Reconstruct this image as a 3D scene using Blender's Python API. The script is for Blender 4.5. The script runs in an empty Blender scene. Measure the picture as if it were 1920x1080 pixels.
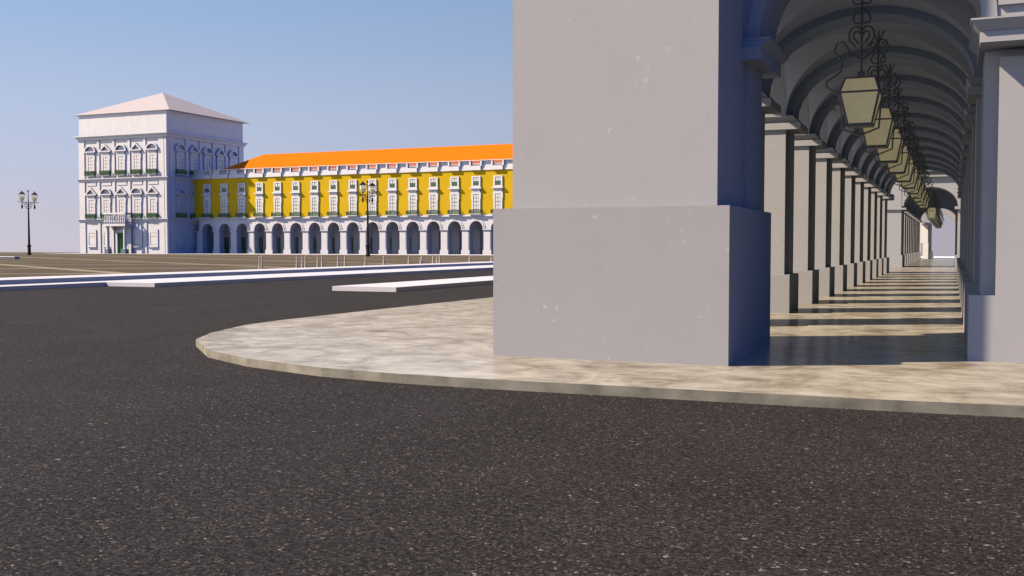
import bpy, math, random
from mathutils import Vector, Matrix
random.seed(7)
scene = bpy.context.scene
PI = math.pi

# ------------------------------------------------------------------ camera
cam_d = bpy.data.cameras.new("camera")
cam_d.sensor_width = 36.0
cam_d.lens = 36.0
cam_d.clip_end = 3000
cam = bpy.data.objects.new("camera", cam_d)
scene.collection.objects.link(cam)
CAM = Vector((2.7245, -13.6226, 1.6))
PSI, TH = .4063, .0409
cam.location = CAM
_f = Vector((-math.sin(PSI) * math.cos(TH), math.cos(PSI) * math.cos(TH), -math.sin(TH)))
cam.rotation_euler = _f.to_track_quat('-Z', 'Y').to_euler()
scene.camera = cam

# ------------------------------------------------------------------ world
world = bpy.data.worlds.new("World")
scene.world = world
world.use_nodes = True
wn, wl = world.node_tree.nodes, world.node_tree.links
wn.clear()
out = wn.new('ShaderNodeOutputWorld')
bg = wn.new('ShaderNodeBackground')
bg.inputs[1].default_value = .707
wl.new(bg.outputs[0], out.inputs[0])
tc = wn.new('ShaderNodeTexCoord')
sep = wn.new('ShaderNodeSeparateXYZ')
wl.new(tc.outputs['Generated'], sep.inputs[0])


def wramp(stops, src):
    r = wn.new('ShaderNodeValToRGB')
    e = r.color_ramp.elements
    while len(e) < len(stops):
        e.new(.5)
    for k, (p, c) in zip(e, stops):
        k.position = p
        k.color = (*c, 1)
    wl.new(src, r.inputs[0])
    return r.outputs[0]


def wdot(vec):
    d = wn.new('ShaderNodeVectorMath')
    d.operation = 'DOT_PRODUCT'
    wl.new(tc.outputs['Generated'], d.inputs[0])
    d.inputs[1].default_value = vec
    return d.outputs['Value']


def wstep(src, a, b):
    m = wn.new('ShaderNodeMapRange')
    m.interpolation_type = 'SMOOTHSTEP'
    m.inputs['From Min'].default_value = a
    m.inputs['From Max'].default_value = b
    wl.new(src, m.inputs['Value'])
    return m.outputs[0]


def wmix(fac, a, b):
    m = wn.new('ShaderNodeMixRGB')
    wl.new(fac, m.inputs[0])
    wl.new(a, m.inputs[1])
    wl.new(b, m.inputs[2])
    return m.outputs[0]


sky_main = wramp([(0, (.545, .51, .59)), (.03, (.52, .51, .60)), (.075, (.47, .52, .66)), (.13, (.42, .505, .685)),
                  (.20, (.325, .45, .68)), (.28, (.26, .39, .64)), (.5, (.13, .26, .54)), (1, (.07, .16, .42))],
                 sep.outputs[2])
sky_deep = wramp([(0, (.03, .11, .42)), (.3, (.015, .085, .38)), (1, (.03, .11, .42))], sep.outputs[2])
sky_pale = wramp([(0, (1.9, 1.65, 1.25)), (.22, (2.0, 1.75, 1.3)), (.40, (.22, .34, .58)), (1, (.07, .16, .42))], sep.outputs[2])
# sky_deep, sky_pale, sky_left, sky_back: unseen sky sectors made up to tint the shade
az = wn.new('ShaderNodeMapRange')      # lighter towards the left, deeper to the right
az.inputs['From Min'].default_value = .0
az.inputs['From Max'].default_value = .76
az.inputs['To Min'].default_value = .78
az.inputs['To Max'].default_value = 1.10
wl.new(wdot((-1, 0, 0)), az.inputs['Value'])
azm = wn.new('ShaderNodeVectorMath')
azm.operation = 'SCALE'
wl.new(sky_main, azm.inputs[0])
wl.new(az.outputs[0], azm.inputs['Scale'])
sky_left = wramp([(0, (.75, .95, 1.35)), (.35, (.55, .80, 1.25)), (.6, (.15, .28, .58)), (1, (.07, .16, .42))], sep.outputs[2])
c0 = wmix(wstep(wdot((-.985, -.17, 0)), .74, .95), azm.outputs[0], sky_left)
c1 = wmix(wstep(wdot((.75, .66, 0)), .74, .92), c0, sky_pale)
sky_back = wramp([(0, (1.55, 1.45, 1.35)), (.14, (1.25, 1.2, 1.15)), (.3, (.62, .68, .80)), (.5, (.20, .32, .56)), (1, (.07, .16, .42))], sep.outputs[2])
c2 = wmix(wstep(wdot((-.35, -.94, 0)), .1, .8), c1, sky_back)
c3 = wmix(wstep(wdot((.90, -.43, 0)), .10, .60), c2, sky_deep)
wl.new(c3, bg.inputs[0])

# ------------------------------------------------------------------ sun
EL = math.radians(42.0)
to_sun = Vector((-.887 * math.cos(EL), -.4616 * math.cos(EL), math.sin(EL)))
sun_d = bpy.data.lights.new("sun", 'SUN')
sun_d.energy = 5.0
sun_d.angle = math.radians(.8)
sun_d.color = (1.0, .80, .61)
sun = bpy.data.objects.new("sun", sun_d)
sun.rotation_euler = to_sun.to_track_quat('Z', 'Y').to_euler()
scene.collection.objects.link(sun)

scene.view_settings.view_transform = 'Standard'
scene.view_settings.look = 'None'
scene.view_settings.exposure = .5
scene.view_settings.gamma = 1
scene.cycles.max_bounces = 6
scene.cycles.diffuse_bounces = 2
scene.cycles.glossy_bounces = 2
scene.cycles.sample_clamp_indirect = .055


# ------------------------------------------------------------------ materials
def new_mat(name):
    m = bpy.data.materials.new(name)
    m.use_nodes = True
    n, l = m.node_tree.nodes, m.node_tree.links
    b = n['Principled BSDF']
    t = n.new('ShaderNodeTexCoord')
    return m, n, l, b, t


def noise(n, l, t, scale, detail=4, rough=.55, coord='Object', stretch=None, dist=0):
    x = n.new('ShaderNodeTexNoise')
    x.inputs['Scale'].default_value = scale
    x.inputs['Detail'].default_value = detail
    x.inputs['Roughness'].default_value = rough
    x.inputs['Distortion'].default_value = dist
    src = t.outputs[coord]
    if stretch:
        mp = n.new('ShaderNodeMapping')
        mp.inputs['Scale'].default_value = stretch[:3]
        if len(stretch) > 3:
            mp.inputs['Rotation'].default_value = (0, 0, stretch[3])
        l.new(src, mp.inputs[0])
        src = mp.outputs[0]
    l.new(src, x.inputs['Vector'])
    return x.outputs['Fac']


def ramp(n, l, src, stops):
    r = n.new('ShaderNodeValToRGB')
    e = r.color_ramp.elements
    while len(e) < len(stops):
        e.new(.5)
    for k, (p, c) in zip(e, stops):
        k.position = p
        k.color = (*c, 1)
    l.new(src, r.inputs[0])
    return r.outputs[0]


def mix(n, l, fac, a, b, mode='MIX'):
    m = n.new('ShaderNodeMixRGB')
    m.blend_type = mode
    if isinstance(fac, (int, float)):
        m.inputs[0].default_value = fac
    else:
        l.new(fac, m.inputs[0])
    for i, v in ((1, a), (2, b)):
        if isinstance(v, tuple):
            m.inputs[i].default_value = (*v, 1)
        else:
            l.new(v, m.inputs[i])
    return m.outputs[0]


def coat(name, col, rough=.75, var=.06, scale=3.0, spec=.25, metal=0, bump=0.0, bscale=60):
    """a plain painted / rendered / stone surface with slight mottling"""
    m, n, l, b, t = new_mat(name)
    f = noise(n, l, t, scale, 5)
    lo = tuple(c * (1 - var) for c in col)
    hi = tuple(min(1, c * (1 + var)) for c in col)
    l.new(ramp(n, l, f, [(.3, lo), (.7, hi)]), b.inputs['Base Color'])
    b.inputs['Roughness'].default_value = rough
    b.inputs['Specular IOR Level'].default_value = spec
    b.inputs['Metallic'].default_value = metal
    if bump:
        bp = n.new('ShaderNodeBump')
        bp.inputs['Strength'].default_value = bump
        bp.inputs['Distance'].default_value = .02
        l.new(noise(n, l, t, bscale, 3), bp.inputs['Height'])
        l.new(bp.outputs[0], b.inputs['Normal'])
    return m


def near_stone(name='gallery stone', dark=1.0):
    m, n, l, b, t = new_mat(name)
    f = noise(n, l, t, 1.3, 6, .6)
    base = ramp(n, l, f, [(.3, tuple(c * dark for c in (.460, .472, .492))), (.7, tuple(c * dark for c in (.485, .493, .512)))])
    grain = ramp(n, l, noise(n, l, t, 55, 3, .7), [(.35, (.93, .93, .93)), (.65, (1.0, 1.0, 1.0))])
    base = mix(n, l, 1.0, base, grain, 'MULTIPLY')
    # small pale chips, in loose drifts
    v = n.new('ShaderNodeTexVoronoi')
    v.inputs['Scale'].default_value = 6
    mp = n.new('ShaderNodeMapping')
    mp.inputs['Rotation'].default_value = (.5, .8, .3)
    mp.inputs['Scale'].default_value = (1, 1.9, .8)
    l.new(t.outputs['Object'], mp.inputs[0])
    dd = n.new('ShaderNodeVectorMath')
    dd.operation = 'ADD'
    nn = n.new('ShaderNodeTexNoise')
    nn.inputs['Scale'].default_value = 30
    l.new(t.outputs['Object'], nn.inputs['Vector'])
    sc = n.new('ShaderNodeVectorMath')
    sc.operation = 'SCALE'
    sc.inputs['Scale'].default_value = .16
    l.new(nn.outputs['Color'], sc.inputs[0])
    l.new(mp.outputs[0], dd.inputs[0])
    l.new(sc.outputs[0], dd.inputs[1])
    l.new(dd.outputs[0], v.inputs['Vector'])
    chip = ramp(n, l, v.outputs['Distance'], [(.10, (1, 1, 1)), (.20, (0, 0, 0))])
    gate = ramp(n, l, noise(n, l, t, 2.2, 2), [(.54, (0, 0, 0)), (.66, (.7, .7, .7))])
    base = mix(n, l, mix(n, l, 1.0, chip, gate, 'MULTIPLY'), base, (.62, .64, .67))
    l.new(base, b.inputs['Base Color'])
    b.inputs['Roughness'].default_value = .8
    b.inputs['Specular IOR Level'].default_value = .15
    return m


def asphalt():
    m, n, l, b, t = new_mat('asphalt')
    big = ramp(n, l, noise(n, l, t, .5, 5), [(.3, (.0165, .0155, .0162)), (.7, (.0235, .022, .0232))])
    fine = ramp(n, l, noise(n, l, t, 24, 6, .85), [(.36, (.25, .24, .24)), (.50, (1.0, 1.0, 1.0)), (.64, (3.4, 3.3, 3.3))])
    base = mix(n, l, 1.0, big, fine, 'MULTIPLY')
    n1 = noise(n, l, t, 42, 3, .65)
    chip = ramp(n, l, n1, [(.585, (0, 0, 0)), (.65, (1, 1, 1))])
    clump = ramp(n, l, noise(n, l, t, 7, 4, .7), [(.40, (.08, .08, .08)), (.66, (.95, .95, .95))])
    tint = ramp(n, l, noise(n, l, t, 14, 2), [(.35, (.17, .165, .17)), (.57, (.25, .24, .24)), (.60, (.27, .21, .16)), (.63, (.34, .33, .33))])
    base = mix(n, l, mix(n, l, 1.0, chip, clump, 'MULTIPLY'), base, tint)
    big_chip = ramp(n, l, noise(n, l, t, 19, 3, .6), [(.66, (0, 0, 0)), (.71, (.9, .9, .9))])
    base = mix(n, l, big_chip, base, tint)
    l.new(base, b.inputs['Base Color'])
    b.inputs['Roughness'].default_value = .9
    b.inputs['Specular IOR Level'].default_value = .12
    bp = n.new('ShaderNodeBump')
    bp.inputs['Strength'].default_value = .5
    bp.inputs['Distance'].default_value = .006
    l.new(noise(n, l, t, 60, 4, .7), bp.inputs['Height'])
    l.new(bp.outputs[0], b.inputs['Normal'])
    return m


def pavement_stone(name='polished pavement stone', side=False):
    m, n, l, b, t = new_mat(name)
    a = noise(n, l, t, 1.1, 9, .70, dist=.9)
    base = ramp(n, l, a, [(.30, (.19, .165, .115)), (.41, (.40, .355, .265)), (.50, (.54, .51, .41)), (.62, (.70, .67, .55)), (.8, (.76, .73, .62))])
    veins = ramp(n, l, noise(n, l, t, 2.6, 6, .7, stretch=(.6, 1.8, 1, .35)), [(.32, (.68, .65, .6)), (.5, (1, 1, 1)), (.7, (1.08, 1.07, 1.05))])
    base = mix(n, l, 1.0, base, veins, 'MULTIPLY')
    chip = ramp(n, l, noise(n, l, t, 38, 2, .5), [(.70, (0, 0, 0)), (.76, (.8, .8, .8))])
    base = mix(n, l, chip, base, (.75, .73, .68))
    l.new(base, b.inputs['Base Color'])
    r = ramp(n, l, noise(n, l, t, 3, 4), [(.3, (.13, .13, .13)), (.7, (.26, .26, .26))])
    l.new(r, b.inputs['Roughness'])
    b.inputs['Specular IOR Level'].default_value = .38
    return m


def plaza_paving():
    m, n, l, b, t = new_mat('plaza paving')
    f = ramp(n, l, noise(n, l, t, .8, 6, .6, stretch=(1, 1, 1)), [(.3, (.088, .074, .048)), (.7, (.118, .10, .066))])
    masks = []
    for (nx, ny, off) in ((.5, .866, 6.45), (-.5, .866, 60.2)):
        d = n.new('ShaderNodeVectorMath')
        d.operation = 'DOT_PRODUCT'
        l.new(t.outputs['Object'], d.inputs[0])
        d.inputs[1].default_value = (nx, ny, 0)
        s = n.new('ShaderNodeMath')
        s.operation = 'SUBTRACT'
        l.new(d.outputs['Value'], s.inputs[0])
        s.inputs[1].default_value = off
        p = n.new('ShaderNodeMath')
        p.operation = 'PINGPONG'
        l.new(s.outputs[0], p.inputs[0])
        p.inputs[1].default_value = 6.95
        q = n.new('ShaderNodeMath')
        q.operation = 'LESS_THAN'
        l.new(p.outputs[0], q.inputs[0])
        q.inputs[1].default_value = .55
        masks.append(q.outputs[0])
    mx = n.new('ShaderNodeMath')
    mx.operation = 'MAXIMUM'
    l.new(masks[0], mx.inputs[0])
    l.new(masks[1], mx.inputs[1])
    worn = n.new('ShaderNodeMath')
    worn.operation = 'MULTIPLY'
    l.new(mx.outputs[0], worn.inputs[0])
    l.new(ramp(n, l, noise(n, l, t, .35, 4, .7), [(.3, (.45, .45, .45)), (.6, (1, 1, 1))]), worn.inputs[1])
    base = mix(n, l, worn.outputs[0], f, (.33, .29, .20))
    l.new(base, b.inputs['Base Color'])
    b.inputs['Roughness'].default_value = .85
    b.inputs['Specular IOR Level'].default_value = .1
    return m


M = dict(
    stone=near_stone(),
    shaded_base_stone=near_stone('shaded base stone', .90),  # darker copy of the stone, stands for shade near the ground
    vault=coat('lightened vault', (.70, .74, .82), .9, .06, 1.5, .05),  # paler and bluer than the stone, standing in for light on the vault
    rib=coat('rib stone with blue shade', (.30, .36, .48), .9, .06, 1.5, .05),  # shade of the ribs put into the colour as dark blue grey
    hall_blue_bounce=coat('gallery wall with blue bounce tint', (.12, .21, .43), .85, .06, 1, .1),  # grey-blue wall, made bluer to bounce blue light onto the piers
    kerb_face=coat('kerb edge stone', (.25, .245, .205), .8, .35, 2.6, .15),
    tower_roof=coat('pale tower roof', (.50, .47, .48), .9, .03, .5, .05),
    asphalt=asphalt(),
    pavement=pavement_stone(),
    plaza=plaza_paving(),
    kerb=coat('white kerb stone', (.66, .67, .72), .85, .04, 1.5, .1),
    white=coat('white render', (.85, .86, .88), .85, .05, .6, .1),
    trim=coat('white stone trim', (.95, .96, .98), .85, .03, .8, .1),
    yellow=coat('yellow render', (.75, .51, .022), .9, .05, .3, .05),
    orange=coat('orange roof', (.80, .19, .012), 1.0, .03, .4, .0),
    hall=coat('gallery wall render', (.90, .90, .93), .85, .05, .8, .1),
    green=coat('dark green paint', (.020, .085, .035), .5, .15, 2, .4),
    bright_green=coat('green door paint', (.012, .17, .02), .5, .15, 2, .4),
    glass=coat('pale window glass', (.88, .90, .88), .35, .06, 1.2, .3),
    tower_glass=coat('white window pane', (.90, .88, .87), .5, .05, 1.5, .3),
    green_glass=coat('green shaded glass', (.06, .14, .09), .3, .2, 1.5, .5),
    frame=coat('grey green window bars', (.10, .16, .13), .6, .1, 2, .3),
    grey_bar=coat('grey window bars', (.42, .42, .44), .7, .05, 2, .2),
    black=coat('black cast iron', (.014, .017, .018), .45, .2, 6, .5, .4),
    iron=coat('dark grey wrought iron', (.13, .135, .155), .5, .15, 8, .5, .3),
    lampglass=coat('frosted cream lamp glass', (.85, .76, .46), .35, .12, 5, .5),
    grey=coat('grey stone and step shade', (.20, .22, .27), .85, .06, 1, .1),  # on the step the grey stands for its shaded face
    post=coat('pale cast stone', (.60, .56, .50), .8, .05, 3, .15),
    navy=coat('navy wall shade', (.02, .05, .17), .6, .1, 1, .3),  # navy stands for the shadow on the wall face
)
# street lantern glass: clear above, cream below
_g = M['lampglass'].node_tree.nodes['Principled BSDF']
_g.inputs['Emission Color'].default_value = (1, .84, .45, 1)
_g.inputs['Emission Strength'].default_value = .11  # small glow added to brighten the unlit lamp glass
sg = bpy.data.materials.new('clear lantern glass')
sg.use_nodes = True
_n, _l = sg.node_tree.nodes, sg.node_tree.links
_b = _n['Principled BSDF']
_b.inputs['Base Color'].default_value = (.85, .86, .80, 1)
_b.inputs['Roughness'].default_value = .3
_b.inputs['Alpha'].default_value = .55
_b.inputs['Emission Color'].default_value = (1, .97, .85, 1)
_b.inputs['Emission Strength'].default_value = .2  # glow added so the unlit clear panes look less dark
M['lantern_clear'] = sg


# ------------------------------------------------------------------ mesh helpers
class MB:
    def __init__(self):
        self.v, self.f = [], []

    def poly(self, pts):
        i = len(self.v)
        self.v += [tuple(p) for p in pts]
        self.f.append(tuple(range(i, i + len(pts))))

    def box(self, x0, x1, y0, y1, z0, z1):
        i = len(self.v)
        self.v += [(x0, y0, z0), (x1, y0, z0), (x1, y1, z0), (x0, y1, z0), (x0, y0, z1), (x1, y0, z1), (x1, y1, z1), (x0, y1, z1)]
        self.f += [(i, i + 3, i + 2, i + 1), (i + 4, i + 5, i + 6, i + 7), (i, i + 1, i + 5, i + 4), (i + 1, i + 2, i + 6, i + 5),
                   (i + 2, i + 3, i + 7, i + 6), (i + 3, i, i + 4, i + 7)]
        return self

    def frustum(self, a, za, b, zb):
        """a, b = (x0, x1, y0, y1)"""
        i = len(self.v)
        for (x0, x1, y0, y1), z in ((a, za), (b, zb)):
            self.v += [(x0, y0, z), (x1, y0, z), (x1, y1, z), (x0, y1, z)]
        self.f += [(i, i + 3, i + 2, i + 1), (i + 4, i + 5, i + 6, i + 7), (i, i + 1, i + 5, i + 4), (i + 1, i + 2, i + 6, i + 5),
                   (i + 2, i + 3, i + 7, i + 6), (i + 3, i, i + 4, i + 7)]
        return self

    def prism(self, pts, y0, y1):
        """polygon in XZ (counter-clockwise seen from -Y), extruded from y0 to y1"""
        i, k = len(self.v), len(pts)
        self.v += [(x, y0, z) for x, z in pts] + [(x, y1, z) for x, z in pts]
        self.f.append(tuple(range(i, i + k)))
        self.f.append(tuple(range(i + 2 * k - 1, i + k - 1, -1)))
        for a in range(k):
            b = (a + 1) % k
            self.f.append((i + a, i + k + a, i + k + b, i + b))
        return self

    def lathe(self, prof, n=12, cx=0, cy=0, ph=0.0):
        i = len(self.v)
        for r, z in prof:
            for k in range(n):
                a = 2 * PI * k / n + ph
                self.v.append((cx + r * math.cos(a), cy + r * math.sin(a), z))
        for j in range(len(prof) - 1):
            for k in range(n):
                a, b = i + j * n + k, i + j * n + (k + 1) % n
                self.f.append((a, b, b + n, a + n))
        self.f.append(tuple(i + k for k in range(n - 1, -1, -1)))
        m = i + (len(prof) - 1) * n
        self.f.append(tuple(m + k for k in range(n)))
        return self

    def tube(self, pts, r, n=5):
        pts = [Vector(p) for p in pts]
        i = len(self.v)
        k = len(pts)
        for j, p in enumerate(pts):
            d = (pts[min(j + 1, k - 1)] - pts[max(j - 1, 0)]).normalized()
            u = d.cross(Vector((0, 1, 0)))
            if u.length < .05:
                u = d.cross(Vector((1, 0, 0)))
            u.normalize()
            w = d.cross(u)
            for q in range(n):
                a = 2 * PI * q / n
                self.v.append(tuple(p + u * (r * math.cos(a)) + w * (r * math.sin(a))))
        for j in range(k - 1):
            for q in range(n):
                a, b = i + j * n + q, i + j * n + (q + 1) % n
                self.f.append((a, b, b + n, a + n))
        self.f.append(tuple(i + q for q in range(n)))
        self.f.append(tuple(i + (k - 1) * n + q for q in range(n - 1, -1, -1)))
        return self

    def ring(self, cx, cz, ri, ro, y0, y1, n=20, a0=0.0, a1=PI, sz=1.0):
        """half ring in XZ, y0..y1 deep"""
        i = len(self.v)
        for k in range(n + 1):
            a = a0 + (a1 - a0) * k / n
            c, s = math.cos(a), math.sin(a) * sz
            self.v += [(cx + ri * c, y0, cz + ri * s), (cx + ro * c, y0, cz + ro * s),
                       (cx + ro * c, y1, cz + ro * s), (cx + ri * c, y1, cz + ri * s)]
        for k in range(n):
            a, b = i + 4 * k, i + 4 * k + 4
            for e in range(4):
                g = (e + 1) % 4
                self.f.append((a + e, b + e, b + g, a + g))
        self.f.append((i, i + 1, i + 2, i + 3))
        j = i + 4 * n
        self.f.append((j + 3, j + 2, j + 1, j))
        return self

    def arcwall(self, u0, u1, arches, zs, zt, y0, y1, n=16, sz=1.0):
        """wall in the XZ plane from zs to zt, y0..y1 thick, with half-round openings [(centre, r)] cut up from zs"""
        top = lambda u, z: None
        segs = []
        cur = u0
        for (c, r) in arches:
            if c - r > cur + 1e-4:
                segs.append([(cur, zs), (c - r, zs)])
            segs.append([(c - r * math.cos(PI * k / n), zs + r * sz * math.sin(PI * k / n)) for k in range(n + 1)])
            cur = c + r
        if u1 > cur + 1e-4:
            segs.append([(cur, zs), (u1, zs)])
        for s in segs:
            for (a, za), (b, zb) in zip(s, s[1:]):
                self.poly([(a, y0, za), (b, y0, zb), (b, y0, zt), (a, y0, zt)])
                self.poly([(b, y1, zb), (a, y1, za), (a, y1, zt), (b, y1, zt)])
                self.poly([(a, y0, za), (a, y1, za), (b, y1, zb), (b, y0, zb)])
        self.poly([(u0, y0, zs), (u0, y0, zt), (u0, y1, zt), (u0, y1, zs)])
        self.poly([(u1, y0, zs), (u1, y1, zs), (u1, y1, zt), (u1, y0, zt)])
        self.poly([(u0, y0, zt), (u1, y0, zt), (u1, y1, zt), (u0, y1, zt)])
        return self

    def turned(self, m):
        self.v = [tuple(m @ Vector(p)) for p in self.v]
        return self

    def mesh(self, name, mat):
        me = bpy.data.meshes.new(name)
        me.from_pydata(self.v, [], self.f)
        me.materials.append(M[mat])
        me.update()
        return me


def link(o, parent=None):
    scene.collection.objects.link(o)
    if parent:
        o.parent = parent
    return o


def obj(name, mb, mat, parent=None, loc=(0, 0, 0), rz=0.0):
    me = mb if isinstance(mb, bpy.types.Mesh) else mb.mesh(name, mat)
    o = bpy.data.objects.new(name, me)
    o.location = loc
    o.rotation_euler = (0, 0, rz)
    return link(o, parent)


def empty(name, loc=(0, 0, 0), rz=0.0):
    o = bpy.data.objects.new(name, None)
    o.location = loc
    o.rotation_euler = (0, 0, rz)
    o.empty_display_size = .3
    return link(o)


def tag(o, label, cat, group=None):
    o['label'] = label
    o['category'] = cat
    if group:
        o['group'] = group
    return o


def struct(o):
    o['kind'] = 'structure'
    return o


def copy_tree(o, parent=None):
    c = o.copy()
    scene.collection.objects.link(c)
    c.parent = parent
    for ch in list(o.children):
        copy_tree(ch, c)
    return c


# ------------------------------------------------------------------ ground
ZA = -.12
struct(obj('road', MB().box(-130, 70, -70, 125.5, -1.2, ZA), 'asphalt'))
struct(obj('plaza_ground', MB().box(-215, -34.9, -60, 172.6, -1.0, .07), 'plaza'))
struct(obj('plaza_kerb', MB().box(-34.85, -32.24, -60, 150, ZA - .3, .24), 'kerb'))
mb = MB()
mb.box(-32.23, -30.72, -60, 19.9, ZA - .3, .05)
mb.box(-32.23, -28.03, 19.9, 150, ZA - .3, .05)
struct(obj('plaza_sidewalk', mb, 'kerb'))
struct(obj('traffic_island', MB().box(-19.25, -16.43, 19.9, 118, ZA - .3, .055), 'kerb'))

# pavement round the near building, its corner rounded
edge = [(70, -2.05), (30, -2.25), (3.4, -2.22), (2.05, -2.33), (.47, -2.38), (-2.31, -2.46), (-3.6, -2.44), (-4.89, -2.27), (-6.5, -1.74),
        (-7.82, -1.00), (-9.21, .36), (-9.84, 1.5), (-10.45, 3.26), (-10.62, 4.61), (-10.6, 10.24), (-10.5, 15.36), (-10.4, 125.9), (70, 125.9)]
mb = MB()
k = len(edge)
mb.v = [(x, y, 0) for x, y in edge] + [(x, y, ZA - .3) for x, y in edge]
mb.f = [tuple(range(k - 1, -1, -1))] + [(i, (i + 1) % k, k + (i + 1) % k, k + i) for i in range(k)]
pv = obj('pavement', mb, 'pavement')
pv.data.materials.append(M['kerb_face'])
for p_ in pv.data.polygons:
    p_.material_index = 0 if abs(p_.normal.z) > .5 else 1
struct(pv)

# ------------------------------------------------------------------ near arcaded building
SP = 4.31
Y0 = 7.02          # front of the first pier
ZS = 4.69          # springing
XL, XR = -.98, 3.30
XC, HX, RZ = 1.11, 2.09, 1.53


def cap_mb(x0, x1, y0, y1, ov=.0):
    m = MB()
    return m


def pier_meshes():
    base = MB().box(-2.49, -.832, 0, 1.56, 0, .919).mesh('base', 'shaded_base_stone')
    shaft = MB().box(-2.34, -.98, .16, 1.40, .919, ZS).mesh('shaft', 'stone')
    pil = MB().box(-.979, -.905, .42, 1.10, .919, 4.374).mesh('pilaster', 'stone')
    c = MB()
    c.box(-2.62, -.63, .10, 1.41, 4.374, 4.528)
    c.frustum((-2.55, -.66, .17, 1.38), 4.5285, (-2.66, -.80, .045, 1.44), 4.672)
    c.box(-2.67, -.79, .035, 1.45, 4.6725, ZS)
    cap = c.mesh('capital', 'stone')
    return base, shaft, pil, cap


PM = pier_meshes()


def vault_bay():
    """groin vault over one bay; local y from 0 (rear face of a pier) to 3.06, plus the barrel strips beside it"""
    m = MB()
    y0, y1 = -.31, 3.06 + .31
    nx, ny = 44, 44
    # sampling denser by cosine in x and y so the steep haunches stay smooth
    xs = [XC - HX * math.cos(PI * i / nx) for i in range(nx + 1)]
    ys = [y0, y0 + .155] + [1.53 - 1.53 * math.cos(PI * j / ny) for j in range(ny + 1)] + [y1 - .155, y1]

    def z(x, y):
        z1 = ZS + RZ * math.sqrt(max(0, 1 - ((x - XC) / HX) ** 2))
        z2 = ZS + RZ * math.sqrt(max(0, 1 - ((y - 1.53) / 1.53) ** 2)) if 0 <= y <= 3.06 else 0
        return max(z1, z2, ZS)
    i0 = len(m.v)
    for y in ys:
        for x in xs:
            m.v.append((x, y, z(x, y)))
    w = nx + 1
    for j in range(len(ys) - 1):
        for i in range(nx):
            a = j * w + i
            if (i < nx // 2) == (j - 2 < ny // 2):
                m.f += [(a, a + w, a + w + 1), (a, a + w + 1, a + 1)]
            else:
                m.f += [(a, a + w, a + 1), (a + w, a + w + 1, a + 1)]
    return m


def rib_mb():
    m = MB()
    i0 = 0
    n = 18
    # rib soffit is 0.12 below the web; rectangular section
    hx_i, rz_i = HX - .15, RZ - .15
    hx_o, rz_o = HX + .02, RZ + .10
    for k in range(n + 1):
        a = PI * k / n
        c, s = math.cos(a), math.sin(a)
        m.v += [(XC - hx_i * c, 0, ZS + rz_i * s), (XC - hx_o * c, 0, ZS + rz_o * s), (XC - hx_o * c, .82, ZS + rz_o * s), (XC - hx_i * c, .82, ZS + rz_i * s)]
    for k in range(n):
        a, b = 4 * k, 4 * k + 4
        for e in range(4):
            g = (e + 1) % 4
            m.f.append((a + e, a + g, b + g, b + e))
    return m


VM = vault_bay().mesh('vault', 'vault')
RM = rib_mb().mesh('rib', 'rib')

# right-hand wall of the gallery, per bay (local y 0 = front of the pilaster zone, length SP)
wb = MB()
wb.box(XR, XR + .4, 0, 1.56, 0, 6.5)
wb.box(XR, XR + .4, 1.56, SP, 5.1, 6.5)
wb.box(XR, XR + .4, 1.56, 2.05, 0, 5.1)
wb.box(XR, XR + .4, 3.82, SP, 0, 5.1)
WM = wb.mesh('hall_wall', 'hall_blue_bounce')
db = MB()
db.box(XR + .22, XR + .30, 2.05, 3.82, 0, 3.2)
DM = db.mesh('shop_door', 'bright_green')
gb = MB()
gb.box(XR + .25, XR + .28, 2.05, 3.82, 3.2, 5.1)
GM = gb.mesh('fanlight', 'glass')
fb = MB()
for yy in (2.05, 2.60, 3.21, 3.76):
    fb.box(XR + .16, XR + .245, yy, yy + .06, 0, 5.1)
for zz in (1.05, 3.17, 4.1):
    fb.box(XR + .16, XR + .243, 2.05, 3.82, zz, zz + .06)
FM = fb.mesh('door_frame', 'green')
pb = MB()
pb.box(2.94, 3.299, 0, 1.56, 0, .919)
RPM = pb.mesh('plinth', 'shaded_base_stone')
pb = MB().box(3.09, 3.299, .30, 1.28, .919, 4.374)
RSM = pb.mesh('pilaster', 'stone')
pb = MB()
pb.box(2.93, 3.299, .10, 1.41, 4.374, 4.528)
pb.frustum((3.0, 3.299, .16, 1.35), 4.5285, (2.91, 3.299, .06, 1.45), 4.672)
pb.box(2.90, 3.299, .05, 1.46, 4.6725, ZS)
RCM = pb.mesh('capital', 'stone')


def arcade_section(root, y_first, n, last_gap=0.0):
    """n piers, vault bays behind each of them; y in building coordinates"""
    for i in range(n):
        y = y_first + i * SP
        p = obj('pier', PM[1], 'stone', root, (0, y, 0))
        obj('base', PM[0], 'stone', p)
        obj('pilaster', PM[2], 'stone', p)
        obj('capital', PM[3], 'stone', p)
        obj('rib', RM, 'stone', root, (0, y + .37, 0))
        q = obj('wall_pilaster', RSM, 'stone', root, (0, y, 0))
        obj('plinth', RPM, 'stone', q)
        obj('capital', RCM, 'stone', q)
        if i < n - 1:
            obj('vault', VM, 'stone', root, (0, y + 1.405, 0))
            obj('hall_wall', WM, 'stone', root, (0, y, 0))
            d = obj('shop_door', DM, 'bright_green', root, (0, y, 0))
            obj('fanlight', GM, 'glass', d)
            obj('door_frame', FM, 'green', d)


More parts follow.
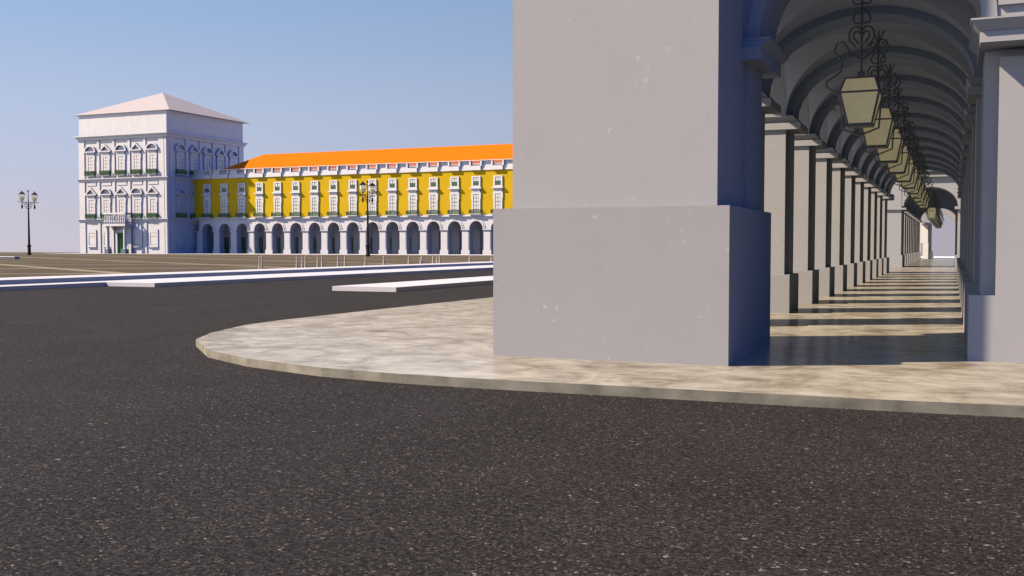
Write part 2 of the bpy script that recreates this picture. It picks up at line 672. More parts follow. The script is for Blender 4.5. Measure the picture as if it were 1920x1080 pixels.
def side_wall(root, y0, y1, centres, zt=7.2, r=1.53):
    """wall over the piers with the arches to the square; built along X then turned to run along Y"""
    m = MB().arcwall(y0, y1, [(c, r) for c in centres], ZS, zt, 0, 1.36, 20)
    # (u, d, z) -> x = -.98 - d, y = u
    m.v = [(-.98 - d, u, z) for u, d, z in m.v]
    o = obj('arcade_wall', m, 'stone', root)
    a = MB()
    for c in centres:
        a.ring(c, ZS, r + .002, r + .26, 1.361, 1.43, 20)
    a.v = [(-.98 - d, u, z) for u, d, z in a.v]
    obj('archivolt', a, 'stone', root)


near = empty('arcade_building')
tag(near, 'large arcaded building close on the right with grey stone corner pier and long vaulted gallery', 'building')

# corner pier
cp = obj('corner_pier', MB().box(-3.215, -.21, .21, 3.30, 2.142, 9.0), 'stone', near)
obj('base', MB().box(-3.435, 0, 0, 3.381, 0, 2.1418), 'shaded_base_stone', cp)
obj('pilaster', MB().box(-.209, -.148, 2.07, 3.28, 2.142, 4.36), 'stone', cp)
m = MB()
m.box(-.209, .084, 1.77, 3.68, 4.36, 4.53)
m.frustum((-.209, .06, 1.82, 3.66), 4.5305, (-.209, .19, 1.88, 3.72), 4.655)
m.box(-.209, .20, 1.87, 3.74, 4.6555, ZS)
obj('capital', m, 'stone', cp)
# front arch of the gallery
m = MB().arcwall(-.209, 3.9, [(1.535, 1.505)], ZS, 9.0, 1.985, 3.30, 24)
obj('front_arch', m, 'stone', near)
obj('archivolt', MB().ring(1.535, ZS + .001, 1.507, 1.70, 1.958, 1.984, 24), 'stone', near)
# right-hand end pier
ep = obj('end_pier', MB().box(3.09, 9.0, 2.20, 3.30, .919, 4.30), 'stone', near)
obj('plinth', MB().box(2.938, 9.2, 1.976, 3.52, 0, .9188), 'stone', ep)
m = MB()
m.box(3.015, 9.1, 1.55, 3.50, 4.322, 4.462)
m.box(3.10, 9.0, 2.21, 3.29, 4.30, 4.32)
m.box(3.0, 9.05, 1.99, 3.55, 4.631, ZS)
m.frustum((3.02, 9.1, 1.57, 3.47), 4.4625, (2.90, 9.1, 1.45, 3.60), 4.605)
m.box(2.895, 9.1, 1.44, 3.61, 4.6055, 4.63)
obj('capital', m, 'stone', ep)
obj('raised_panel', MB().box(3.272, 8.6, 1.99, 2.199, .9195, 4.18), 'stone', ep)
m = MB().box(3.24, 8.6, 1.93, 1.984, 4.88, 8.2)
obj('raised_panel', m, 'stone', near)
m = MB().box(3.901, 9.0, 1.99, 3.30, ZS, 9.0)
obj('front_wall', m, 'stone', near)
# storeys above: enclose the vaults and stand up to the real height
m = MB()
m.box(-3.2, 14.0, 3.301, 52.9, 7.0, 15.2)
m.box(-3.2, 14.0, .25, 3.30, 9.0, 15.2)
m.box(3.72, 14.0, 3.301, 52.9, .05, 6.99)
obj('upper_storeys', m, 'yellow', near)
m = MB()
m.box(-3.4, 14.2, .05, 53.1, 15.2, 16.2)
obj('cornice', m, 'trim', near)

arcade_section(near, Y0, 11)
# last pier of the section stands a little further on
obj('vault', VM, 'stone', near, (0, Y0 - SP + 1.405, 0))
obj('hall_wall', WM, 'stone', near, (0, Y0 - SP, 0))
dr = obj('shop_door', DM, 'bright_green', near, (0, Y0 - SP, 0))
obj('fanlight', GM, 'glass', dr)
obj('door_frame', FM, 'green', dr)
side_wall(near, 3.30, 52.9, [Y0 - SP + 1.40 + 1.53 + i * SP for i in range(11)])
# end of the first section: a broad pier and the arch across
yl = Y0 + 10 * SP + 1.17
lp = obj('pier', MB().box(-3.3, -.98, 51.45, 52.9, .919, ZS), 'stone', near)
obj('base', MB().box(-3.4, -.832, 51.29, 53.05, 0, .919), 'stone', lp)
obj('capital', MB().box(-3.45, -.60, 51.4, 53.0, 4.374, 4.689), 'stone', lp)
obj('end_arch', MB().arcwall(-.98, 3.72, [(1.11, 1.93)], ZS, 7.0, 51.5, 52.9, 24, .75), 'stone', near)

# second section beyond the open crossing
far_sec = empty('arcade_building', (0, 0, 0))
tag(far_sec, 'farther gallery wing seen through the end of the near vault, beyond a sunlit gap', 'building')
bp_ = obj('corner_pier', MB().box(-3.2, -.88, 68.98, 72.2, .93, 9.0), 'stone', far_sec)
obj('base', MB().box(-3.4, -.777, 68.92, 72.4, 0, .929), 'stone', bp_)
obj('capital', MB().box(-3.4, -.555, 68.85, 72.4, 4.34, 4.48), 'stone', bp_)
obj('front_arch', MB().arcwall(-.879, 3.9, [(1.14, 1.87)], 4.61, 9.0, 69.0, 72.2, 24, .75), 'stone', far_sec)
obj('cornice', MB().box(-.87, 5.0, 68.75, 68.99, 6.75, 6.95).box(-.87, 5.0, 68.6, 68.99, 7.15, 7.35), 'stone', far_sec)
q = obj('end_pier', MB().box(3.02, 3.9, 68.9, 71.9, .93, 4.6), 'stone', far_sec)
obj('plinth', MB().box(2.90, 3.95, 68.8, 72.0, 0, .929), 'stone', q)
obj('capital', MB().box(2.80, 3.95, 68.7, 72.05, 4.33, 4.52), 'stone', q)
arcade_section(far_sec, 73.3, 11)
obj('vault', VM, 'stone', far_sec, (0, 73.3 - 1.7, 0))
side_wall(far_sec, 72.2, 118.3, [73.3 + 1.40 + 1.53 + i * SP for i in range(10)])
m = MB()
m.box(-3.2, 14, 72.21, 118.3, 7.22, 15.2)
m.box(3.905, 14, 69.1, 118.3, .05, 7.21)
obj('upper_storeys', m, 'yellow', far_sec)

# gate pavilion at the very end
gate = empty('gate_pavilion')
tag(gate, 'small white pavilion with arched opening closing the far end of the gallery', 'pavilion')
g = obj('pier', MB().box(-3.3, -.99, 124.4, 125.4, 0, 5.2), 'hall', gate)
obj('side_panel', MB().box(-.98, -.15, 124.37, 125.3, 2.0, 4.35).box(-.72, -.10, 124.30, 125.2, 0, 1.99), 'trim', gate)
g = obj('column', MB().box(-.149, .27, 124.9, 125.7, .97, 4.6), 'trim', gate)
obj('plinth', MB().box(-.3, .5, 124.6, 125.75, 0, .969), 'trim', g)
obj('lintel', MB().box(-.98, .2, 124.2, 124.8, 4.36, 4.55), 'trim', gate)
obj('wall', MB().box(2.95, 6, 118.4, 125.5, 0, 9), 'stone', gate)
obj('arch', MB().arcwall(-.9, 3.3, [(1.11, 1.72)], 4.3, 6.0, 123.4, 124.19, 20, .75), 'stone', gate)

wall = obj('quay_wall', MB().box(-12, 16, 150, 151, -1.2, -.18), 'navy')
tag(wall, 'low wall, its shade painted navy, glimpsed at the far end of the gallery floor', 'wall')
obj('coping', MB().box(-12, 16, 149.9, 156, -.179, .02), 'trim', wall)


# ------------------------------------------------------------------ hanging lanterns
def make_lantern():
    r = empty('hanging_lantern')
    s = MB()
    # glass body and glass roof
    s.frustum((-.205, .205, -.205, .205), .08, (-.325, .325, -.325, .325), .60)
    g = obj('glass_body', s, 'lampglass', r)
    s = MB().frustum((-.325, .325, -.325, .325), .625, (-.245, .245, -.245, .245), .85)
    obj('glass_roof', s, 'lampglass', r)
    f = MB()
    for (a, za, b, zb) in ((.205, .07, .33, .62), (.33, .62, .25, .86)):
        for sx in (-1, 1):
            for sy in (-1, 1):
                f.tube([(sx * a, sy * a, za), (sx * b, sy * b, zb)], .019, 4)
    for a, z, h in ((.345, .595, .032), (.262, .85, .03)):
        f.box(-a, a, -a, -a + .03, z, z + h).box(-a, a, a - .03, a, z, z + h)
        f.box(-a, -a + .03, -a + .03, a - .03, z, z + h).box(a - .03, a, -a + .03, a - .03, z, z + h)
    f.box(-.215, .215, -.215, .215, .03, .075)
    f.box(-.06, .06, -.06, .06, .885, 1.0)
    obj('frame', f, 'iron', r)
    # wrought iron hanger, traced in the plane across the gallery
    h = MB()
    R_ = .0185
    h.tube([(0, 0, .99), (0, 0, 2.55)], .020, 6)

    def both(pts, rr=R_):
        for sgn in (-1, 1):
            h.tube([(sgn * x, 0, z) for x, z in pts], rr, 5)
    # cage under the lantern and up its sides
    both([(0, -.12), (.31, .0), (.335, .40), (.40, .48), (.47, .47), (.455, .35), (.41, .34)])
    both([(.335, .40), (.36, .60), (.50, .70), (.60, .78), (.58, .87), (.44, .95), (.35, 1.02), (.325, 1.16), (.37, 1.28), (.46, 1.38),
          (.42, 1.52), (.31, 1.55), (.24, 1.44), (.18, 1.32), (0, 1.22)])
    # the pair of octagonal curls
    both([(.10, 1.44), (.20, 1.56), (.215, 1.68), (.16, 1.78), (.07, 1.80), (.0, 1.72), (.01, 1.60)])
    both([(.05, 1.50), (.14, 1.62), (.12, 1.70), (.05, 1.71), (.03, 1.66)])
    # heart
    both([(0, 1.86), (.05, 1.85), (.12, 1.86), (.15, 1.94), (.11, 2.03), (0, 2.12)])
    # upper small curls and splayed top
    both([(.02, 2.20), (.12, 2.19), (.16, 2.24), (.13, 2.30), (.08, 2.29), (.08, 2.25)])
    both([(.02, 2.27), (.06, 2.42), (.12, 2.55)])
    obj('scroll_hanger', h, 'iron', r)
    return r


lant = make_lantern()
tag(lant, 'nearest hanging lantern, largest of the row of cream glass lanterns under the near vault', 'lantern', 'hanging lanterns along the gallery')
ordn = ['nearest', 'second', 'third', 'fourth', 'fifth', 'sixth', 'seventh', 'eighth', 'ninth', 'tenth', 'eleventh']
yb = Y0 - SP + 1.40 + 1.53
for i in range(11):
    o = lant if i == 0 else copy_tree(lant)
    o.location = (1.18, yb + i * SP, 3.69)
    if i:
        o['label'] = '%s hanging lantern counting away along the near vault, iron frame with cream glass' % ordn[i]
lo = copy_tree(lant)
lo.location = (1.18, 73.3 + 1.40 + 1.53 - SP, 3.69)
lo['label'] = 'first hanging lantern of the farther gallery wing, seen alone past the near row'
for i in range(10):
    o = copy_tree(lant)
    o.location = (1.18, 73.3 + 1.40 + 1.53 + i * SP, 3.69)
    o['label'] = '%s small lantern behind the first one in the farther gallery wing' % ordn[i]

struct(obj('palace_pavement', MB().box(-168, -38, 140.5, 160.2, 0, .085), 'kerb'))

# ------------------------------------------------------------------ arcaded palace across the square
YF = 154.0
pal = empty('arcaded_palace', (0, YF, 0))
tag(pal, 'long yellow palace across the square with white arcade, white parapet and orange roof', 'building')
# local coordinates: x world, y = depth from the facade (negative towards us), z
AX0, AS = -136.92, 4.322
NB = 18
XE = AX0 + AS * (NB - .5)


def facade_obj(name, mesh, parent, x, z=0, y=0):
    o = bpy.data.objects.new(name, mesh)
    o.location = (x, y, z)
    return link(o, parent)


# yellow wall
obj('wall', MB().box(-140.7, XE, .06, 10, 7.30, 15.25), 'yellow', pal)
# string course
m = MB().box(-140.6, XE, -.30, .059, 6.98, 7.16)
m.box(-140.6, XE, -.12, .059, 7.16, 7.30)
obj('string_course', m, 'trim', pal)
# arcade wall with its arches
m = MB().arcwall(-139.2, XE, [(AX0 + AS * i, 1.36) for i in range(NB)], 4.66, 6.979, 0, 1.5, 20, 1.1)
obj('arcade_wall', m, 'white', pal)
am = MB().ring(0, 4.662, 1.362, 1.56, -.16, -.002, 18, 0, PI, 1.1).ring(0, 4.662, 1.561, 1.84, -.08, -.002, 18, 0, PI, 1.1).mesh('archivolt', 'white')
for i in range(NB):
    facade_obj('archivolt', am, pal, AX0 + AS * i)
psh = MB().box(-.72, .72, 0, 1.5, .90, 4.40).box(-.58, .58, -.05, 0, .90, 4.34).mesh('pier', 'white')
pba = MB().box(-.86, .86, -.14, 1.62, 0, .90).mesh('base', 'white')
pca = MB().box(-.80, .80, -.16, 1.55, 4.40, 4.52).box(-.88, .88, -.24, 1.6, 4.52, 4.66).mesh('capital', 'white')
for i in range(NB + 1):
    x = AX0 + AS * (i - .5)
    p = facade_obj('pier', psh, pal, x)
    facade_obj('base', pba, p, 0)
    facade_obj('capital', pca, p, 0)
# gallery behind the arches
m = MB()
m.box(-139.2, XE, 5.6, 6.2, 0, 6.1)
obj('hall_wall', m, 'hall', pal)
obj('gallery_ceiling', MB().box(-139.2, XE, 1.51, 5.59, 6.1, 6.3), 'hall', pal)
obj('gallery_end', MB().box(-139.2, -138.9, 1.51, 5.59, 0, 6.09), 'hall', pal)
pilm = MB().box(-.5, .5, 5.25, 5.59, .8, 4.4).box(-.62, .62, 5.1, 5.59, 0, .8).box(-.66, .66, 5.05, 5.59, 4.4, 4.66).mesh('hall_pilaster', 'hall')
dlo = MB().box(-.75, .75, 5.44, 5.58, 0, 1.15).mesh('door', 'bright_green')
dup_ = MB().box(-.75, .75, 5.46, 5.58, 1.16, 3.35).mesh('glazed_panel', 'green_glass')
dfr = MB()
for x in (-.75, -.05, .67):
    dfr.box(x, x + .08, 5.38, 5.437, 0, 3.4)
for z in (1.1, 2.3, 3.32):
    dfr.box(-.75, .75, 5.40, 5.436, z, z + .08)
dfr = dfr.mesh('door_frame', 'green')
fan = MB()
fan.prism([(-.8, 3.55)] + [(.8 * math.cos(a), 4.7 + .8 * math.sin(a)) for a in [PI * k / 10 for k in range(10, -1, -1)]][::1] + [(.8, 3.55)], 5.5, 5.58)
fan = fan.mesh('fanlight', 'glass')
fbar = MB()
for x in (-.42, -.02, .38):
    fbar.box(x, x + .05, 5.44, 5.499, 3.55, 5.35)
for z in (3.5, 4.1, 4.66):
    fbar.box(-.8, .8, 5.45, 5.497, z, z + .06)
fbar = fbar.mesh('fanlight_bars', 'grey_bar')
for i in range(NB):
    x = AX0 + AS * i
    facade_obj('hall_pilaster', pilm, pal, x + AS / 2)
    d = facade_obj('door', dlo, pal, x)
    facade_obj('glazed_panel', dup_, d, 0)
    facade_obj('door_frame', dfr, d, 0)
    facade_obj('fanlight', fan, d, 0)
    facade_obj('fanlight_bars', fbar, d, 0)

# windows of the two upper floors (local x about the window centre)


def bars(m, x0, x1, z0, z1, nx, nz, y, t=.05, d=.03):
    for k in range(nx + 1):
        x = x0 + (x1 - x0) * k / nx
        m.box(x - t / 2, x + t / 2, y - d, y, z0 - t / 2, z1 + t / 2)
    for k in range(nz + 1):
        z = z0 + (z1 - z0) * k / nz
        tt = t * (1.8 if k == nz // 2 else 1)
        m.box(x0 - t / 2, x1 + t / 2, y - d + .003, y - .003, z - tt / 2, z + tt / 2)
    return m


m = MB()   # tall window surround
m.box(-.86, -.58, -.14, .055, 7.32, 11.25).box(.58, .86, -.14, .055, 7.32, 11.25).box(-.579, .579, -.14, .055, 10.98, 11.25)
m.box(-.96, -.861, -.13, .055, 10.1, 11.25).box(.861, .96, -.13, .055, 10.1, 11.25)
tall = m.mesh('tall_window', 'trim')
m = MB()   # frieze and ledge
m.box(-.80, .80, -.15, .055, 11.26, 11.80).box(-.92, .92, -.24, .055, 11.80, 11.95).box(-1.12, 1.12, -.42, .055, 11.95, 12.18)
ledge = m.mesh('ledge', 'trim')
m = MB()
m.box(-.57, .57, -.08, .056, 7.32, 10.975)
tglass = m.mesh('pane', 'glass')
tbars = bars(MB(), -.55, .55, 8.25, 10.93, 2, 4, -.081, .055, .02).mesh('glazing_bars', 'frame')
m = MB()
m.box(-.88, -.58, -.14, .055, 12.20, 14.22).box(.58, .88, -.14, .055, 12.20, 14.22)
m.box(-.579, .579, -.14, .055, 13.98, 14.22).box(-.579, .579, -.14, .055, 12.20, 12.50)
small = m.mesh('small_window', 'trim')
sglass = MB().box(-.57, .57, -.08, .056, 13.22, 13.975).mesh('upper_pane', 'glass')
sglass2 = MB().box(-.57, .57, -.085, .056, 12.505, 13.21).mesh('lower_pane', 'green_glass')
sbars = bars(MB(), -.55, .55, 12.54, 13.94, 2, 2, -.087, .06, .02).mesh('glazing_bars', 'frame')
m = MB()
m.box(-1.22, 1.22, -.62, .055, 7.302, 7.42)
bfloor = m.mesh('balcony', 'trim')
m = MB()
for k in range(19):
    x = -1.18 + 2.36 * k / 18
    m.box(x - .035, x + .035, -.60, -.56, 7.42, 8.10)
for sx in (-1.19, 1.15):
    m.box(sx, sx + .04, -.555, .05, 8.03, 8.12)
    for k in range(4):
        m.box(sx, sx + .04, -.5 + .14 * k, -.46 + .14 * k, 7.42, 8.03)
m.box(-1.2, 1.2, -.61, -.55, 8.101, 8.17).box(-1.2, 1.2, -.605, -.57, 7.50, 7.60).box(-1.2, 1.2, -.603, -.573, 7.82, 7.88)
rail = m.mesh('railing', 'green')
for i in range(-1, NB):
    x = AX0 + AS * i
    w = facade_obj('tall_window', tall, pal, x)
    facade_obj('pane', tglass, w, 0)
    facade_obj('glazing_bars', tbars, w, 0)
    facade_obj('ledge', ledge, w, 0)
    w = facade_obj('small_window', small, pal, x)
    facade_obj('upper_pane', sglass, w, 0)
    facade_obj('lower_pane', sglass2, w, 0)
    facade_obj('glazing_bars', sbars, w, 0)
    w = facade_obj('balcony', bfloor, pal, x)
    facade_obj('railing', rail, w, 0)

# parapet: solid panels between windows, balusters over them
m = MB().box(-140.7, XE, -.10, .6, 15.251, 16.03)
obj('parapet', m, 'trim', pal)
m = MB()
m.box(-1.02, 1.02, -.36, -.101, 15.252, 16.03)
m.box(-1.25, -.93, -.34, .3, 16.031, 16.95).box(.93, 1.25, -.34, .3, 16.031, 16.95)
for k in range(8):
    m.lathe([(.05, 16.03), (.10, 16.25), (.045, 16.55), (.07, 16.85)], 6, -.75 + 1.5 * k / 7, -.1)
bal = m.mesh('balustrade', 'trim')
pan = MB().box(-.90, .90, -.02, .22, 16.031, 16.95).mesh('parapet_panel', 'trim')
for i in range(-1, NB):
    x = AX0 + AS * i
    facade_obj('balustrade', bal, pal, x)
    facade_obj('parapet_panel', pan, pal, x + AS / 2)
obj('parapet_coping', MB().box(-140.7, XE, -.38, .05, 16.951, 17.06), 'trim', pal)
# hipped orange roof
m = MB()
a = (-133.8, 1.0, 17.2)
b = (XE, 1.0, 17.2)
r0 = (-128.85, 8.0, 20.6)
r1 = (XE, 8.0, 20.6)
c = (XE, 15, 17.2)
d = (-133.8, 15, 17.2)
m.poly([a, b, r1, r0])
m.poly([c, d, r0, r1])
m.poly([d, a, r0])
m.poly([b, c, r1])
m.poly([a, d, c, b])
m.poly([(-133.8, .45, 16.31), (XE, .45, 16.31), (XE, 1.0, 17.199), (-133.8, 1.0, 17.199)])
obj('roof', m, 'orange', pal)
obj('roof_terrace', MB().box(-140.7, XE, .605, 15.5, 15.26, 16.3), 'white', pal)

# ------------------------------------------------------------------ corner tower
TX, TY = -140.77, 146.68
TW, TD = 23.07, 23.8
tow = empty('corner_tower', (TX, TY, 0))
tag(tow, 'big square white corner tower with three storeys, green window boxes and pale hipped roof', 'tower')
# local: corner nearest us at origin, body spans x -TW..0, y 0..TD
obj('wall', MB().box(-TW, 0, 0, TD, 0, 28.55), 'white', tow)
m = MB()
ov = 1.15
m.frustum((-TW - ov, ov, -.4, TD + ov), 28.551, (-TW / 2 - .05, -TW / 2 + .05, TD / 2 - .05, TD / 2 + .05), 34.2)
obj('roof', m, 'tower_roof', tow)
for z0, z1, e in ((23.3, 24.2, .75), (14.75, 15.45, .5), (6.5, 7.15, .5)):
    m = MB()
    h = z1 - z0
    m.box(-TW - e * .45, e * .45, -e * .45, TD + e * .45, z0, z0 + h * .55)
    m.box(-TW - e * .75, e * .75, -e * .75, TD + e * .75, z0 + h * .55, z0 + h * .78)
    m.box(-TW - e, e, -e, TD + e, z0 + h * .78, z1)
    obj('cornice', m, 'white', tow)

# bays: pilaster strips in three storeys
BW = 4.07
lines = [-21.53 + BW * k for k in range(6)]       # left edges of recesses, local x (last is the corner strip)
front_c = [lines[k] + 1.73 for k in range(5)]
strip_h = ((.0, 6.5), (7.15, 14.75), (15.45, 23.3))


def strips(side):
    if side:
        segs = [(.0, .5), (.62, 1.9)] + [(1.9 + 3.45 + 4.12 * k, 1.9 + 3.45 + .66 + 4.12 * k) for k in range(4)] + [(TD - 1.5, TD)]
    else:
        segs = [(-TW, lines[0])] + [(lines[k] - .62, lines[k]) for k in range(1, 5)] + [(-2.0, -.62), (-.50, .0)]
    for z0, z1 in strip_h:
        for a_, b_ in segs:
            m = MB().box(a_, b_, -.16, -.001, z0, z1)
            if side:
                m.v = [(-y, x, z) for x, y, z in m.v]
            obj('pilaster_strip', m, 'white', tow)


strips(False)
strips(True)
side_c = [1.9 + 1.73 + 4.12 * k for k in range(5)]


def tower_window(kind):
    """z = 0 at the foot of the balcony box"""
    m = MB()
    m.box(-1.02, -.70, -.20, -.001, .55, 4.15).box(.70, 1.02, -.20, -.001, .55, 4.15).box(-.699, .699, -.20, -.001, 3.80, 4.15)
    m.box(-1.14, -1.021, -.19, -.001, 3.2, 4.15).box(1.021, 1.14, -.19, -.001, 3.2, 4.15)
    m.box(-.92, .92, -.22, -.001, 4.151, 4.62)
    fr = m.mesh('window', 'white')
    p = MB()
    p.box(-1.15, 1.15, -.30, -.001, 4.621, 4.80).box(-1.55, 1.55, -.52, -.001, 4.80, 5.02)
    if kind == 'round':
        p.ring(0, 5.021, 1.22, 1.52, -.50, -.001, 18, 0, PI, .78)
    else:
        p.prism([(-1.55, 5.021), (-1.10, 5.021), (0, 6.0), (0, 6.36)], -.50, -.001)
        p.prism([(1.55, 5.021), (0, 6.36), (0, 6.0), (1.10, 5.021)], -.50, -.001)
    pd = p.mesh('pediment', 'white')
    return fr, pd


WT = {k: tower_window(k) for k in ('round', 'gable')}
tpane = MB().box(-.69, .69, -.14, -.001, .60, 3.795).mesh('pane', 'tower_glass')
tbar = bars(MB(), -.66, .66, 1.0, 3.76, 2, 4, -.141, .05, .025).mesh('glazing_bars', 'grey_bar')
m = MB()
m.box(-1.30, 1.30, -.70, -.165, 0.10, .13)
for k in range(20):
    x = -1.27 + 2.54 * k / 19
    m.box(x - .035, x + .035, -.70, -.66, .13, .92)
m.box(-1.32, 1.32, -.72, -.64, .921, 1.0).box(-1.30, 1.30, -.69, -.665, .3, .78)
for sx in (-1.32, 1.26):
    m.box(sx, sx + .06, -.655, -.165, .131, .98)
tbox = m.mesh('window_box', 'green')
tsill = MB().box(-1.25, 1.25, -.62, -.001, -.10, .099).mesh('sill', 'white')
gw = MB()
gw.box(-1.12, -.82, -.18, -.001, 0, 3.45).box(.82, 1.12, -.18, -.001, 0, 3.45).box(-.819, .819, -.18, -.001, 2.75, 3.45).box(-.819, .819, -.18, -.001, 0, .35)
gwin = gw.mesh('ground_window', 'white')
gpan = MB().box(-.76, .76, -.12, -.001, .40, 2.0).box(-.76, .76, -.14, -.001, 2.08, 2.70).mesh('shutter', 'tower_glass')
gsill = MB().box(-1.2, 1.2, -.32, -.001, -.12, -.001).mesh('sill', 'white')
fpan = MB().box(-1.25, 1.25, -.10, -.001, 0, .72).mesh('frieze_panel', 'white')


def put(name, mesh, parent, x, z, side):
    o = bpy.data.objects.new(name, mesh)
    if side:
        o.location = (0, x, z)
        o.rotation_euler = (0, 0, PI / 2)
    else:
        o.location = (x, 0, z)
    return link(o, parent)


for side, cs in ((False, front_c), (True, side_c)):
    for k, x in enumerate(cs):
        for z, parity in ((16.0, 0), (7.22, 1)):
            kind = 'round' if (k + parity) % 2 == 0 else 'gable'
            fr, pd = WT[kind]
            w = put('window', fr, tow, x, z, side)
            put('pediment', pd, w, 0, 0, False)
            put('pane', tpane, w, 0, 0, False)
            put('glazing_bars', tbar, w, 0, 0, False)
            put('sill', tsill, w, 0, 0, False)
            if not (not side and k == 2 and parity == 1):
                put('window_box', tbox, w, 0, 0, False)
        put('frieze_panel', fpan, tow, x, 14.0, side)
        if side or k != 2:
            w = put('ground_window', gwin, tow, x, 1.5, side)
            put('shutter', gpan, w, 0, 0, False)
            put('sill', gsill, w, 0, 0, False)

# entrance with columns and balcony over it
dx = front_c[2]
m = MB().box(dx - 1.15, dx + 1.15, -.10, -.001, 0, 4.3)
door = obj('entrance_door', m, 'bright_green', tow)
m = MB()
for k in range(9):
    x = dx - 1.10 + .265 * k
    m.box(x, x + .09, -.16, -.101, 1.2, 4.25)
obj('door_bars', m, 'green', door)
m = MB().box(dx - 1.65, dx - 1.151, -.35, -.001, 0, 4.9).box(dx + 1.151, dx + 1.65, -.35, -.001, 0, 4.9).box(dx - 1.15, dx + 1.15, -.35, -.001, 4.301, 4.9)
obj('door_surround', m, 'white', door)
for sx in (-1, 1):
    cxx = dx + sx * 2.25
    m = MB().lathe([(.36, .95), (.40, 1.05), (.33, 1.15), (.30, 5.3), (.38, 5.45), (.42, 5.6)], 16, cxx, -1.75)
    o = obj('column', m, 'white', tow)
    obj('plinth', MB().box(cxx - .5, cxx + .5, -2.25, -1.25, 0, .949), 'grey', o)
    m = MB().box(cxx - .35, cxx + .35, -.5, -.17, 0, 5.6)
    obj('half_pillar', m, 'white', tow)
m = MB().box(dx - 2.85, dx + 2.85, -2.35, -.001, 5.62, 6.10)
balc = obj('balcony', m, 'white', tow)
m = MB()
prof = [(.10, 6.101), (.20, 6.35), (.21, 6.55), (.09, 6.95), (.12, 7.25), (.14, 7.5), (.08, 8.0)]
for k in range(12):
    m.lathe(prof, 6, dx - 2.6 + 5.2 * k / 11, -2.12)
for k in range(4):
    for sx in (-2.6, 2.6):
        m.lathe(prof, 6, dx + sx, -1.7 + .45 * k)
m.box(dx - 2.85, dx + 2.85, -2.33, -1.93, 8.001, 8.3)
for sx in (-2.85, 2.45):
    m.box(dx + sx, dx + sx + .4, -1.929, -.17, 8.001, 8.3)
obj('balustrade', m, 'trim', balc)


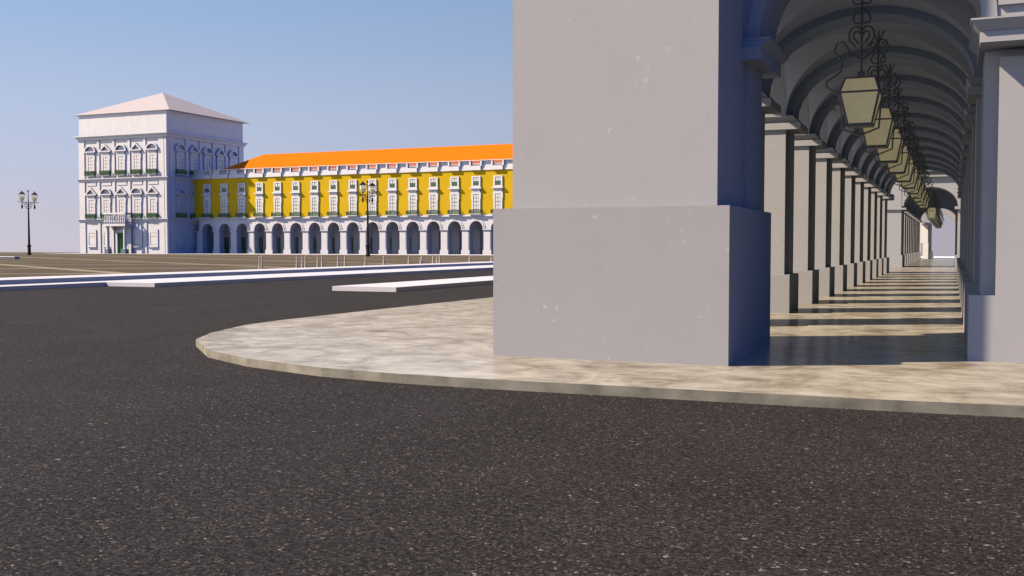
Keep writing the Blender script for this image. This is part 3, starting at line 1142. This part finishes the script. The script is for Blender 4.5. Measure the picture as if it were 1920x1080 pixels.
# ------------------------------------------------------------------ street lamps
def make_lamp():
    r = empty('street_lamp')
    m = MB().lathe([(.30, 0), (.33, .25), (.27, .5), (.25, 1.3), (.28, 1.42), (.30, 1.5), (.38, 1.56), (.38, 1.66), (.20, 1.72), (.19, 2.0),
                    (.15, 5.0), (.11, 8.7), (.14, 8.78), (.08, 8.9), (.05, 10.7), (.05, 10.75)], 14)
    p = obj('pole', m, 'black', r)
    obj('ball_finial', MB().lathe([(.03, 10.751), (.11, 10.80), (.15, 10.9), (.11, 11.0), (.03, 11.06)], 10), 'black', p)
    m = MB()
    m.box(-2.1, 2.1, -.06, .06, 8.95, 9.05)
    for s in (-1, 1):
        def arc(pts):
            m.tube([(s * x, 0, z) for x, z in pts], .04, 6)
        arc([(.10, 8.0), (.20, 7.92), (.36, 7.95), (.46, 8.1), (.42, 8.28), (.28, 8.34), (.2, 8.25)])
        arc([(.36, 7.95), (.62, 8.3), (.85, 8.7), (1.1, 8.95)])
        arc([(.60, 8.93), (.45, 8.85), (.42, 8.70), (.55, 8.62), (.68, 8.72), (.62, 8.8)])
        arc([(.14, 8.55), (.3, 8.65), (.42, 8.70)])
    obj('cross_arm', m, 'black', r)
    for s in (-1, 1):
        x = 1.30 * s
        m = MB().lathe([(.04, 7.85), (.14, 8.0), (.15, 8.45), (.06, 8.6), (.05, 8.95)], 8, x)
        obj('drop_finial', m, 'black', r)
        m = MB().lathe([(.05, 9.05), (.05, 9.2), (.20, 9.22), (.22, 9.28)], 6, x)
        m.lathe([(.58, 10.32), (.56, 10.38), (.22, 10.68), (.08, 10.76), (.05, 10.95)], 6, x)
        for k in range(6):
            a = PI / 3 * k
            m.tube([(x + .24 * math.cos(a), .24 * math.sin(a), 9.25), (x + .46 * math.cos(a), .46 * math.sin(a), 9.85),
                    (x + .50 * math.cos(a), .50 * math.sin(a), 10.34)], .02, 4)
        la = obj('lantern', m, 'black', r)
        obj('cream_glass', MB().lathe([(.23, 9.29), (.34, 9.55), (.43, 9.82)], 6, x), 'lampglass', la)
        obj('clear_glass', MB().lathe([(.43, 9.825), (.48, 10.315)], 6, x), 'lantern_clear', la)
    return r


l1 = make_lamp()
l1.location = (-75.67, 115.4, .07)
l1.rotation_euler = (0, 0, PI / 2)
tag(l1, 'black twin street lamp standing before the yellow palace', 'street lamp', 'street lamps on the square')
l2 = copy_tree(l1)
l2.location = (-142.46, 114.8, .07)
l2['label'] = 'black twin street lamp alone against the sky left of the white tower'


# ------------------------------------------------------------------ posts along the square
def on_x(xp, px, py):
    """where the ray through pixel (px, py) of the 1920 frame meets the plane x = xp"""
    rt = Vector((math.cos(PSI), math.sin(PSI), 0))
    up = rt.cross(_f)
    d = _f + rt * ((px - 960) / 1920) + up * ((540 - py) / 1920)
    t = (xp - CAM.x) / d.x
    return CAM + d * t


post_px = [(486.5, 480), (490.8, 478.5), (556.5, 481), (566.8, 481), (572.6, 478.7), (595.7, 479), (603.8, 480.5), (633.8, 480), (646.8, 479.7),
           (685.2, 481.5), (719.5, 480), (766.5, 481), (788.7, 483), (791.2, 479.5), (812, 480.5), (819.5, 480.6), (824.5, 480), (880.5, 481), (921.5, 481)]
words = ['first', 'second', 'third', 'fourth', 'fifth', 'sixth', 'seventh', 'eighth', 'ninth', 'tenth', 'eleventh', 'twelfth', 'thirteenth', 'fourteenth',
         'fifteenth', 'sixteenth', 'seventeenth', 'eighteenth', 'last']
for k, (px, py) in enumerate(post_px):
    p = on_x(-38.0, px, py)
    h = p.z - .07
    s = .055 * (p.y + 13.6) / 60
    m = MB().lathe([(s * 1.5, 0), (s * 1.35, h * .25), (s, h * .5), (s * .8, h * .94), (s * .9, h * .95), (s * .5, h)], 8)
    o = obj('bollard', m, 'post', None, (p.x, p.y, .07))
    tag(o, 'slender pale post behind the plaza kerb, %s from the left' % words[k], 'bollard', 'slender posts along the plaza kerb')

sl = obj('stone_step', MB().box(-125, -98.6, 73.9, 74.6, .0, .30), 'grey')
tag(sl, 'low stone step, its shade coloured grey, with pale top at the left edge of the square', 'step')
obj('step_top', MB().box(-125, -98.6, 73.85, 74.6, .301, .37), 'trim', sl)
